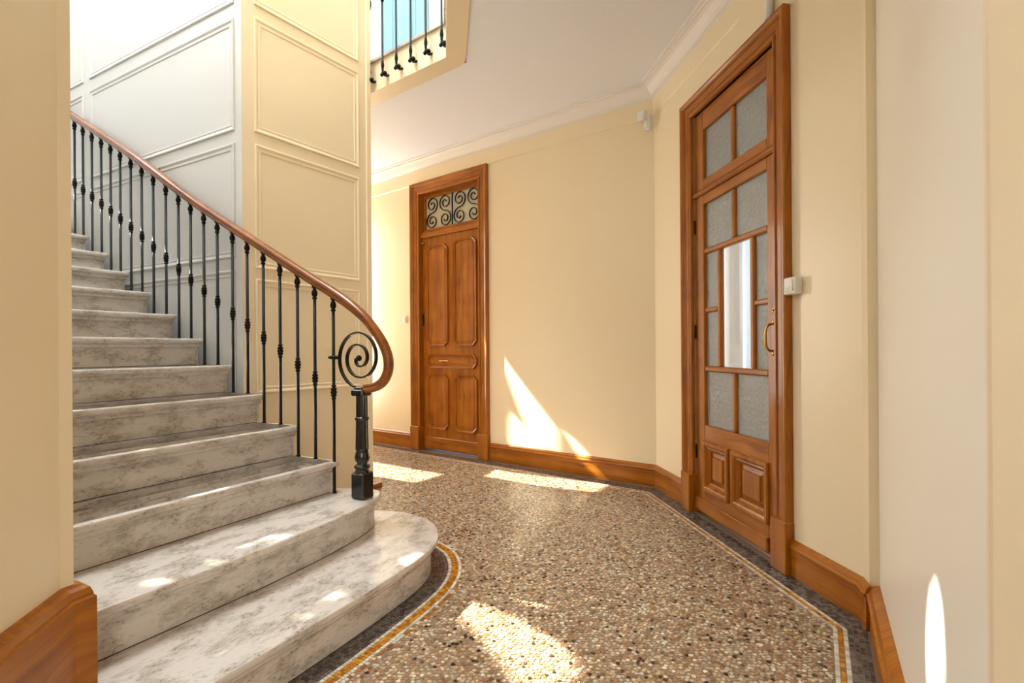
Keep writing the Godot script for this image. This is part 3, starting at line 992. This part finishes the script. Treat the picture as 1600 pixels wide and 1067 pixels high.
func _staircase() -> void:
	var root := _root("staircase")
	_place(root, Vector2.ZERO, STAIR)
	_tag(root, "grey veined marble staircase climbing to the left with two rounded bottom steps", "staircase")
	var top := [Vector2(-0.03, 0.0), Vector2(-0.007, 0.0), Vector2(-0.002, -0.003), Vector2(0.0, -0.010), Vector2(0.0, -0.020), Vector2(-0.003, -0.028), Vector2(-0.010, -0.033), Vector2(-0.018, -0.034), Vector2(-0.018, -0.045), Vector2(-0.022, -0.053), Vector2(-0.030, -0.057), Vector2(-0.036, -0.057)]
	top.reverse()
	for k in range(1, 15):
		var y := k * RISE
		var plan := PackedVector2Array()
		var t := _nose(k)
		if k == 1:
			plan = _spline(PackedVector2Array([Vector2(1.30, 1.433), Vector2(1.52, 1.440), Vector2(1.75, 1.455), Vector2(1.93, 1.487), Vector2(2.09, 1.565), Vector2(2.225, 1.70), Vector2(2.287, 1.88), Vector2(2.275, 2.06), Vector2(2.20, 2.20)]), 5)
			plan.insert(0, Vector2(0.36, 1.43))
			plan.append(Vector2(0.67, 2.20))
			plan.append(Vector2(0.67, 1.76))
		elif k == 2:
			plan = _spline(PackedVector2Array([Vector2(1.3, 1.792), Vector2(1.55, 1.806), Vector2(1.75, 1.828), Vector2(1.92, 1.862), Vector2(2.04, 1.905), Vector2(2.10, 1.965), Vector2(2.105, 2.05), Vector2(2.06, 2.16)]), 5)
			plan.insert(0, Vector2(0.70, 1.80))
			plan.append(Vector2(2.03, 2.22))
			plan.append(Vector2(1.94, 2.26))
			plan.append(Vector2(0.70, 2.26))
		else:
			var r := 0.012
			plan = PackedVector2Array([Vector2(0.53, t), Vector2(1.985 - r, t), Vector2(1.985 - 0.3 * r, t + 0.3 * r), Vector2(1.985, t + r), Vector2(1.985, t + 0.345), Vector2(0.53, t + 0.345)])
		var st := _new()
		_strip(st, plan, true, top.map(func(p): return Vector2(p.x, p.y + y)))
		_cap(st, _offset(plan, -0.03, true), y, true)
		_obj("tread", st, M.marble, root)
		st = _new()
		var body := _offset(plan, -0.036, true)
		_strip(st, body, true, [Vector2(0, y - RISE), Vector2(0, y - 0.057)])
		var ri := _obj("riser", st, M.marble, root)
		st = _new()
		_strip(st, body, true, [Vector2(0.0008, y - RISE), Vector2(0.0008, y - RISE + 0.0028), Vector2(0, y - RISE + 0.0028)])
		_obj("joint_shade", st, M.gap_and_shade, ri)  # dark strip painting in the shade where riser meets tread
	# solid string under the steps, and the landing at the top
	st_string(root)

func st_string(root: Node) -> void:
	var st := _new()
	for k in range(3, 15):
		_cbox(st, Vector3(0.55, maxf(0.0, (k - 4) * RISE), -(_nose(k) + 0.40)), Vector3(1.93, (k - 1) * RISE - 0.002, -(_nose(k) + 0.05)), 0.001)
	_obj("stair_body", st, M.marble, root)
	st = _new()
	_cbox(st, Vector3(0.53, 14 * RISE - 0.1, -6.28), Vector3(1.985, 14 * RISE - 0.002, -(_nose(14) + 0.35)), 0.004)
	_obj("landing", st, M.marble, root)


const RAIL_S := 1.955
const BALUSTERS := [2.150, 2.293, 2.432, 2.580, 2.727, 2.877, 3.020, 3.174, 3.317, 3.463, 3.603, 3.754, 3.911, 4.062, 4.210, 4.359, 4.500, 4.641, 4.787, 4.933, 5.072]

func _rail_points() -> PackedVector2Array:
	# (t, height) measured at s = 1.88, carried to s = 1.955
	var raw := [[5.4, 3.2147], [4.91, 2.947], [4.081, 2.505], [3.312, 2.0585], [2.684, 1.7225], [2.26, 1.4985], [2.07, 1.4015], [1.955, 1.337], [1.85, 1.264], [1.78, 1.196], [1.727, 1.128], [1.699, 1.062], [1.700, 1.000], [1.732, 0.948], [1.785, 0.920], [1.845, 0.912]]
	var out := PackedVector2Array()
	for p in raw:
		out.append(Vector2(p[0] * 1.04, 1.1 + (p[1] - 1.1) * 1.04))
	return out

func _railing() -> void:
	var root := _root("stair_railing")
	_place(root, Vector2.ZERO, STAIR)
	_tag(root, "black iron stair railing with brown wooden handrail curling into the newel post", "railing")
	var line := _spline(_rail_points(), 8)
	var pts := PackedVector3Array()
	for p in line:
		pts.append(Vector3(RAIL_S, p.y, -p.x))
	var prof := [Vector2(-0.016, -0.026), Vector2(0.016, -0.026), Vector2(0.021, -0.020), Vector2(0.021, -0.010), Vector2(0.018, -0.005), Vector2(0.027, 0.002), Vector2(0.029, 0.010), Vector2(0.024, 0.019), Vector2(0.013, 0.025), Vector2(0.0, 0.027), Vector2(-0.013, 0.025), Vector2(-0.024, 0.019), Vector2(-0.029, 0.010), Vector2(-0.027, 0.002), Vector2(-0.018, -0.005), Vector2(-0.021, -0.010), Vector2(-0.021, -0.020)]
	var sc := []
	for p in line:
		sc.append(lerpf(1.0, 0.84, smoothstep(2.1, 1.85, p.x)))
	var st := _new(true)
	_sweep(st, prof, _frames(pts, Vector3(1, 0, 0)), sc)
	_obj("handrail", st, M.rail_wood_level, root)
	# height of the underside of the rail above each baluster
	var under := func(t: float) -> float:
		for i in line.size() - 1:
			if line[i].x >= t and line[i + 1].x <= t:
				return lerpf(line[i].y, line[i + 1].y, (line[i].x - t) / maxf(1e-6, line[i].x - line[i + 1].x)) - 0.024
		return 0.0
	for n in BALUSTERS.size():
		var t: float = BALUSTERS[n]
		var k := 2
		while _nose(k + 1) < t - 0.012:
			k += 1
		if n == 0:
			k = 2
		var foot := k * RISE
		var head: float = under.call(t)
		st = _new(true)
		var r := 0.0083
		_lathe(st, [Vector2(0, foot), Vector2(0.0115, foot), Vector2(0.0115, foot + 0.005), Vector2(r, foot + 0.009), Vector2(r, head + 0.012), Vector2(0, head + 0.012)], Vector3(RAIL_S, 0, -t), 8)
		var b := _obj("baluster", st, M.iron, root)
		st = _new(true)
		_knot(st, Vector3(RAIL_S, head - 0.51, -t), 1.0)
		_obj("knot", st, M.iron, b)
		st = _new(true)
		_lathe(st, [Vector2(0.007, -0.078), Vector2(0.013, -0.076), Vector2(0.013, -0.070), Vector2(0.009, -0.064), Vector2(0.014, -0.056), Vector2(0.0165, -0.046), Vector2(0.014, -0.034), Vector2(0.009, -0.022), Vector2(0.009, -0.017), Vector2(0.0145, -0.012), Vector2(0.0145, -0.002), Vector2(0.010, 0.010)], Vector3(RAIL_S, head, -t), 10)
		_obj("cap", st, M.iron, b)
	# newel post on the second step
	var nt := 1.947
	var at := Vector3(RAIL_S, 0, -nt)
	var post := _root("newel_post", root)
	st = _new()
	var f := 2 * RISE
	_cbox(st, Vector3(RAIL_S - 0.042, f, -nt - 0.042), Vector3(RAIL_S + 0.042, f + 0.135, -nt + 0.042), 0.008)
	_obj("base_block", st, M.gloss_iron, post)
	st = _new(true)
	_lathe(st, [Vector2(0.040, f + 0.133), Vector2(0.034, f + 0.146), Vector2(0.030, f + 0.150), Vector2(0.038, f + 0.154), Vector2(0.042, f + 0.162), Vector2(0.038, f + 0.170), Vector2(0.027, f + 0.176), Vector2(0.026, f + 0.182), Vector2(0.036, f + 0.196), Vector2(0.0385, f + 0.212), Vector2(0.034, f + 0.232), Vector2(0.030, f + 0.246), Vector2(0.033, f + 0.250), Vector2(0.0345, f + 0.255), Vector2(0.031, f + 0.260)], at, 24)
	_obj("bulb", st, M.gloss_iron, post)
	st = _new()
	var flute := []
	var n := 16
	for i in n * 2:
		flute.append([TAU * i / (n * 2), 1.0 if i % 2 == 0 else 0.93])
	for j in 2:
		var y0: float = [f + 0.258, f + 0.418][j]
		var y1: float = [f + 0.402, f + 0.530][j]
		var ra: float = [0.0335, 0.0295][j]
		var rb: float = [0.0300, 0.0285][j]
		for i in flute.size():
			var a: Array = flute[i]
			var b: Array = flute[(i + 1) % flute.size()]
			var q := func(e: Array, r: float, y: float) -> Vector3: return at + Vector3(cos(e[0]) * e[1] * r, y, -sin(e[0]) * e[1] * r)
			_quad(st, q.call(a, ra, y0), q.call(b, ra, y0), q.call(b, rb, y1), q.call(a, rb, y1))
	_obj("shaft", st, M.gloss_iron, post)
	st = _new(true)
	_lathe(st, [Vector2(0.029, f + 0.400), Vector2(0.035, f + 0.404), Vector2(0.037, f + 0.410), Vector2(0.035, f + 0.416), Vector2(0.029, f + 0.420)], at, 24)
	_obj("ring", st, M.gloss_iron, post)
	st = _new()
	_cbox(st, Vector3(RAIL_S - 0.036, f + 0.528, -nt - 0.046), Vector3(RAIL_S + 0.036, f + 0.562, -nt + 0.036), 0.007)
	_cbox(st, Vector3(RAIL_S - 0.026, f + 0.562, -nt - 0.034), Vector3(RAIL_S + 0.026, f + 0.572, -nt + 0.02), 0.004)
	_obj("cap", st, M.gloss_iron, post)
	# flat iron scroll between the newel, the first baluster and the handrail
	var c := Vector2(1.89 * 1.04, 1.1 + (1.058 - 1.1) * 1.04)
	var knots := [[-78.0, 0.148], [-45.0, 0.142], [0.0, 0.139], [45.0, 0.138], [90.0, 0.138], [135.0, 0.130], [180.0, 0.119], [225.0, 0.107], [270.0, 0.094], [315.0, 0.088], [360.0, 0.085], [405.0, 0.081], [450.0, 0.074], [495.0, 0.067], [540.0, 0.058], [585.0, 0.048], [630.0, 0.036], [690.0, 0.024], [740.0, 0.014]]
	var spiral := PackedVector3Array()
	for i in knots.size() - 1:
		for q in 5:
			var a := deg_to_rad(lerpf(knots[i][0], knots[i + 1][0], q / 5.0))
			var rr := lerpf(knots[i][1], knots[i + 1][1], q / 5.0)
			spiral.append(Vector3(RAIL_S, c.y + sin(a) * rr, -(c.x + cos(a) * rr)))
	st = _new()
	_sweep(st, [Vector2(-0.009, -0.0042), Vector2(0.009, -0.0042), Vector2(0.009, 0.0042), Vector2(-0.009, 0.0042)], _frames(spiral, Vector3(1, 0, 0)))
	var scr := _obj("scroll", st, M.gloss_iron, root)
	st = _new(true)
	_ball(st, Vector3(RAIL_S, c.y + 0.004, -c.x), 0.016)
	_obj("scroll_eye", st, M.iron, scr)
	st = _new(true)
	_lathe(st, [Vector2(0, -0.011), Vector2(0.022, -0.010), Vector2(0.036, -0.005), Vector2(0.038, 0.0), Vector2(0.036, 0.005), Vector2(0.022, 0.010), Vector2(0, 0.011)], Vector3.ZERO, 14)
	var col := _obj("collar", st, M.iron, root)
	col.position = Vector3(RAIL_S, 1.064, -2.143)
	col.scale = Vector3(0.6, 1.0, 1.15)

func _knot(st: SurfaceTool, at: Vector3, k: float) -> void:
	_lathe(st, [Vector2(0.007, -0.040), Vector2(0.0125, -0.038), Vector2(0.0125, -0.031), Vector2(0.008, -0.028), Vector2(0.0135, -0.022), Vector2(0.0165, -0.015), Vector2(0.012, -0.009), Vector2(0.0165, -0.005), Vector2(0.0175, 0.002), Vector2(0.012, 0.008), Vector2(0.0165, 0.013), Vector2(0.0145, 0.020), Vector2(0.008, 0.026), Vector2(0.0125, 0.030), Vector2(0.0125, 0.037), Vector2(0.007, 0.040)].map(func(p): return p * k), at, 10)

func _ball(st: SurfaceTool, at: Vector3, r: float) -> void:
	var prof := []
	for i in 9:
		var a := -PI / 2 + PI * i / 8
		prof.append(Vector2(maxf(0.0, cos(a)) * r if i > 0 and i < 8 else 0.0, sin(a) * r))
	_lathe(st, prof, at, 12)


func _upper_railing() -> void:
	# stands on brackets fixed to the face of the landing's edge beam
	var root := _root("landing_railing")
	_place(root, Vector2(-0.456, 3.648) + _dir2(216.8) * 0.05, 126.8)
	_tag(root, "black iron landing railing overhead with scrolled brackets", "railing")
	for i in 11:
		var x := -0.160 * i + 0.008
		var st := _new(true)
		_lathe(st, [Vector2(0, 3.25), Vector2(0.011, 3.252), Vector2(0.012, 3.262), Vector2(0.0075, 3.272), Vector2(0.0085, 4.36), Vector2(0, 4.362)], Vector3(x, 0, 0), 8)
		var b := _obj("baluster", st, M.iron, root)
		st = _new(true)
		_knot(st, Vector3(x, 3.862, 0), 1.1)
		_obj("knot", st, M.iron, b)
		st = _new(true)
		_knot(st, Vector3(x, 3.32, 0), 0.8)
		_obj("collar", st, M.iron, b)
		st = _new(true)
		var pts := PackedVector3Array()
		for p in _spline(PackedVector2Array([Vector2(0.0, 0.06), Vector2(0.0, 0.02), Vector2(-0.012, -0.01), Vector2(-0.03, -0.012), Vector2(-0.05, 0.0)]), 4):
			pts.append(Vector3(x + 0.012 * (-p.x / 0.05), 3.26 + p.y, p.x))
		_sweep(st, _circle(0.009, 8), _frames(pts, Vector3(1, 0, 0)))
		_ball(st, Vector3(x + 0.030, 3.245, 0.004), 0.019)
		_ball(st, Vector3(x - 0.004, 3.243, 0.006), 0.013)
		_obj("bracket", st, M.iron, b)
	var st2 := _new()
	_cbox(st2, Vector3(-1.8, 4.36, -0.025), Vector3(0.05, 4.41, 0.025), 0.01)
	_obj("handrail", st2, M.rail_wood_level, root)


# ---------------------------------------------------------------- floor
func _floor_mosaic() -> void:
	var st := _new()
	_prism(st, PackedVector2Array([Vector2(-7, -3.3), Vector2(3.6, -3.3), Vector2(3.6, 8.6), Vector2(-7, 8.6)]), -0.12, -0.0022)
	var floor_ := _obj("floor", st, M.mortar)
	_setting(floor_, "polished mosaic floor of rounded chips with a bordered edge")
	var u := _dir2(-53.2)
	var w := _dir2(172.5)
	var r3 := Vector2(1.386, 1.998)
	var nd := _dir2(210.8)
	# centre line of the ochre row along the walls
	var back_n := _dir2(216.8)
	var b0 := wall_c + back_n * 0.20 + u * 5.0
	var corner: Vector2 = Geometry2D.line_intersects_line(wall_c + back_n * 0.20, u, wall_c + _dir2(262.5) * 0.142, w)
	var corner2: Vector2 = Geometry2D.line_intersects_line(wall_c + _dir2(262.5) * 0.142, w, r3 + _dir2(300.8) * 0.0975, nd)
	var line := PackedVector2Array([b0, corner, corner2, corner2 + nd * 2.2])
	var skirting := PackedVector2Array([wall_c + back_n * 0.022 + u * 5.0, wall_c + back_n * 0.03 + _dir2(262.5) * 0.0, wall_c + _dir2(262.5) * 0.022 + w * 2.05, Vector2(1.364, 2.003), Vector2(1.381, 1.994), r3, r3 + nd * 2.2, Vector2(-1.0, -0.2), Vector2(-7, 2), Vector2(-7, 8)])
	# round the bottom step: (s, t) outline of its foot, carried to plan
	var foot_st := _spline(PackedVector2Array([Vector2(1.30, 1.470), Vector2(1.52, 1.478), Vector2(1.75, 1.493), Vector2(1.92, 1.522), Vector2(2.07, 1.592), Vector2(2.195, 1.715), Vector2(2.25, 1.88), Vector2(2.24, 2.06), Vector2(2.17, 2.20)]), 6)
	foot_st.insert(0, Vector2(0.30, 1.467))
	var foot := PackedVector2Array()
	for p in foot_st:
		foot.append(_st2(p.x, p.y))
	var cell := 0.0166
	var tiles := []          # [place, angle, kind]
	for row in range(-1, 9):
		var kind := "white" if absi(row) == 1 else "ochre" if row == 0 else "slate"
		_row(tiles, _offset(line, -cell * row, false), kind, cell, skirting)
	var ring := ["slate", "slate", "slate", "slate", "slate", "white", "ochre", "ochre", "white", "russet"]
	for k in ring.size():
		_row(tiles, _offset(foot, cell * (k + 0.5), false), ring[k], cell, PackedVector2Array())
	# the field of chips lies inside both borders
	var inner := _offset(line, cell * 1.6, false)
	var hug := _offset(foot, cell * ring.size() + 0.002, false)
	var field := PackedVector2Array()
	for p in inner:
		field.append(p)
	field.append(Vector2(-0.9, -0.1))
	field.append(hug[0])
	for p in hug:
		field.append(p)
	field.append(_st2(2.25, 2.5))
	field.append(_st2(2.6, 2.55))
	field.append(cor_b + Vector2(0.02, -0.05))
	field.append(cor_b + u * 3.0)
	var palette := {
		"white": [Color(0.82, 0.79, 0.72), Color(0.88, 0.85, 0.79), Color(0.74, 0.70, 0.63)],
		"ochre": [Color(0.72, 0.47, 0.12), Color(0.80, 0.55, 0.16), Color(0.62, 0.38, 0.10)],
		"slate": [Color(0.38, 0.35, 0.33), Color(0.46, 0.42, 0.39), Color(0.30, 0.27, 0.25)],
		"russet": [Color(0.58, 0.36, 0.16), Color(0.80, 0.76, 0.68), Color(0.66, 0.46, 0.24)],
	}
	var mats := {}
	for key in palette:
		mats[key] = []
		for i in 3:
			mats[key].append(_mat("tessera_%s_%d" % [key, i], palette[key][i], 0.25))
	var tile := _new()
	_cbox(tile, Vector3(-0.5, -0.006, -0.5), Vector3(0.5, 0, 0.5), 0.0012)
	tile.generate_normals()
	var tile_mesh := tile.commit()
	# the ones that show largest become parts of their own
	var seen := []
	for t in tiles:
		var p: Vector2 = t[0]
		if p.y < 0.3:
			continue
		var px := 800.0 + 800.0 * p.x / p.y
		var py := 546.0 + 800.0 * EYE / p.y
		if px > 300 and px < 1600 and py < 1080:
			seen.append([p.length(), t])
	seen.sort_custom(func(a, b): return a[0] < b[0])
	var own := {}
	for i in mini(300, seen.size()):
		var t: Array = seen[i][1]
		own[t] = true
		var o := MeshInstance3D.new()
		o.name = _numbered("tessera", floor_)
		o.mesh = tile_mesh
		o.material_override = mats[t[2]][rng.randi() % 3]
		o.transform = _tile_at(t)
		floor_.add_child(o, true)
	var mine := tiles.filter(func(t): return not own.has(t))
	var mm := MultiMesh.new()
	mm.transform_format = MultiMesh.TRANSFORM_3D
	mm.use_colors = true
	mm.mesh = tile_mesh
	mm.instance_count = mine.size()
	for i in mine.size():
		mm.set_instance_transform(i, _tile_at(mine[i]))
		mm.set_instance_color(i, palette[mine[i][2]][rng.randi() % 3].srgb_to_linear())
	_copies("border_tesserae", mm, floor_)
	# chips
	var chip := _new()
	var rim := []
	for i in 7:
		var a := TAU * i / 7 + 0.25 * sin(i * 2.3)
		rim.append(Vector2(cos(a), sin(a)) * (0.88 + 0.14 * sin(i * 4.1)))
	for i in 7:
		var a: Vector2 = rim[i]
		var b: Vector2 = rim[(i + 1) % 7]
		_tri(chip, Vector3(0, 0, 0), Vector3(a.x * 0.9, 0, -a.y * 0.9), Vector3(b.x * 0.9, 0, -b.y * 0.9))
		_quad(chip, Vector3(a.x, -0.08, -a.y), Vector3(b.x, -0.08, -b.y), Vector3(b.x * 0.9, 0, -b.y * 0.9), Vector3(a.x * 0.9, 0, -a.y * 0.9))
		_quad(chip, Vector3(a.x, -0.5, -a.y), Vector3(b.x, -0.5, -b.y), Vector3(b.x, -0.08, -b.y), Vector3(a.x, -0.08, -a.y))
	chip.generate_normals()
	var cm := chip.commit()
	var tones := [[0.32, Color(0.84, 0.75, 0.63)], [0.52, Color(0.77, 0.64, 0.50)], [0.66, Color(0.75, 0.60, 0.50)], [0.80, Color(0.90, 0.85, 0.77)], [0.89, Color(0.60, 0.46, 0.34)], [0.95, Color(0.70, 0.51, 0.32)], [1.01, Color(0.27, 0.20, 0.15)]]
	var spots := PackedVector3Array()
	var pitch := 0.0178
	var rowh := pitch * 0.866
	var d := 0.9
	var odd := false
	while d < 8.0:
		var x := -4.5 + (pitch * 0.5 if odd else 0.0)
		while x < 1.5:
			var p := Vector2(x + rng.randf_range(-0.0045, 0.0045), d + rng.randf_range(-0.0045, 0.0045))
			x += pitch
			if absf(p.x) > p.y * 1.02 + 0.05:
				continue
			if Geometry2D.is_point_in_polygon(p, field):
				spots.append(Vector3(p.x, 0, -p.y))
		d += rowh
		odd = not odd
	var fm := MultiMesh.new()
	fm.transform_format = MultiMesh.TRANSFORM_3D
	fm.use_colors = true
	fm.mesh = cm
	fm.instance_count = spots.size()
	for i in spots.size():
		var r := rng.randf_range(0.0076, 0.0102)
		var b := Basis(Vector3.UP, rng.randf() * TAU).scaled(Vector3(r * rng.randf_range(0.85, 1.15), 0.008, r * rng.randf_range(0.85, 1.1)))
		b = Basis(Vector3(1, 0, 0), rng.randf_range(-0.005, 0.005)) * Basis(Vector3(0, 0, 1), rng.randf_range(-0.005, 0.005)) * b
		fm.set_instance_transform(i, Transform3D(b, spots[i] + Vector3(0, rng.randf_range(-0.0006, 0.0), 0)))
		var z := rng.randf()
		var c := Color.WHITE
		for tn in tones:
			if z < tn[0]:
				c = tn[1]
				break
		var l := rng.randf_range(0.72, 0.98)
		fm.set_instance_color(i, Color(c.r * l, c.g * l, c.b * l * 0.97).srgb_to_linear())
	_copies("floor_chips", fm, floor_)

func _copies(called: String, mm: MultiMesh, parent: Node) -> void:
	var o := MultiMeshInstance3D.new()
	o.name = called
	o.multimesh = mm
	o.material_override = M.chips
	parent.add_child(o, true)
	o.set_meta("kind", "stuff")

func _tile_at(t: Array) -> Transform3D:
	var b := Basis(Vector3.UP, t[1]).scaled_local(Vector3(t[3], 1, t[4]))
	return Transform3D(b, Vector3(t[0].x, t[5], -t[0].y))

func _row(tiles: Array, path: PackedVector2Array, kind: String, cell: float, inside: PackedVector2Array) -> void:
	var long := cell if kind == "slate" else cell * 0.85
	for i in path.size() - 1:
		var a := path[i]
		var b := path[i + 1]
		var n := maxi(1, roundi(a.distance_to(b) / long))
		var step := a.distance_to(b) / n
		var ang := atan2(b.y - a.y, b.x - a.x)
		for k in n:
			var p := a.lerp(b, (k + 0.5) / n)
			if p.y < 0.9 or p.x < -3.6 or absf(p.x) > p.y * 1.03 + 0.05:
				continue
			if inside.size() and not Geometry2D.is_point_in_polygon(p, inside):
				continue
			tiles.append([p, ang + rng.randf_range(-0.05, 0.05), kind, minf(step - 0.0016, 0.016) * rng.randf_range(0.94, 1.0), (cell - 0.0018) * rng.randf_range(0.92, 1.0), rng.randf_range(-0.0006, 0.0)])


# ---------------------------------------------------------------- small things
func _small_things() -> void:
	# wall switch beside the back door
	var a := _root("wall_switch")
	_place(a, wall_c, 126.8)
	a.position += a.basis * Vector3(-2.955, 1.45, 0)
	_tag(a, "small white wall switch left of the panelled back door", "switch")
	var st := _new()
	_cbox(st, Vector3(-0.04, -0.042, 0), Vector3(0.04, 0.042, 0.012), 0.004)
	_obj("plate", st, M.white_plastic, a)
	st = _new()
	_cbox(st, Vector3(-0.022, -0.026, 0.011), Vector3(0.022, 0.026, 0.017), 0.003)
	_obj("rocker", st, M.white_plastic, a)
	# surface box with push button beside the glazed door
	var b := _root("wall_switch")
	_place(b, wall_c, 172.5)
	b.position += b.basis * Vector3(1.655, 1.393, 0)
	_tag(b, "white surface mounted push button box right of the glazed door", "switch")
	st = _new()
	_cbox(st, Vector3(-0.041, -0.041, 0), Vector3(0.041, 0.041, 0.042), 0.005)
	_obj("box", st, M.white_plastic, b)
	st = _new()
	_cbox(st, Vector3(-0.028, -0.026, 0.041), Vector3(0.028, 0.03, 0.047), 0.004)
	_obj("rocker", st, M.white_plastic, b)
	st = _new()
	_cbox(st, Vector3(-0.008, -0.016, 0.046), Vector3(0.008, -0.004, 0.051), 0.003)
	_obj("button", st, M.white_plastic, b)
	# motion sensor in the corner
	var s := _root("motion_sensor")
	_place(s, wall_c + _dir2(239.0) * 0.055, 149.0)
	s.position.y = 2.9
	_tag(s, "white motion sensor on a bracket in the upper corner by the cornice", "sensor")
	st = _new()
	_cbox(st, Vector3(-0.062, 0.0, 0.02), Vector3(0.012, 0.078, 0.075), 0.010)
	_obj("head", st, M.white_plastic, s)
	st = _new()
	_cbox(st, Vector3(-0.034, -0.075, -0.01), Vector3(0.022, 0.045, 0.028), 0.008)
	_obj("bracket", st, M.white_plastic, s)
	st = _new()
	_cbox(st, Vector3(-0.028, -0.058, 0.024), Vector3(0.012, -0.01, 0.034), 0.004)
	_obj("lens", st, M.white_plastic, s)
	# cable trunking and pipe over the glazed door
	var c := _root("cable_trunking")
	_place(c, wall_c, 172.5)
	_tag(c, "cream boxed cable trunking rising from the top of the glazed door", "trunking")
	st = _new()
	_cbox(st, Vector3(1.22, 2.768, 0.0), Vector3(1.455, 3.2, 0.02), 0.004)
	_obj("cover", st, M.cream_trim, c)
	st = _new(true)
	_lathe(st, [Vector2(0, 2.768), Vector2(0.02, 2.768), Vector2(0.02, 3.2), Vector2(0, 3.2)], Vector3(1.49, 0, 0.022), 12)
	_obj("pipe", st, M.white_plastic, c)
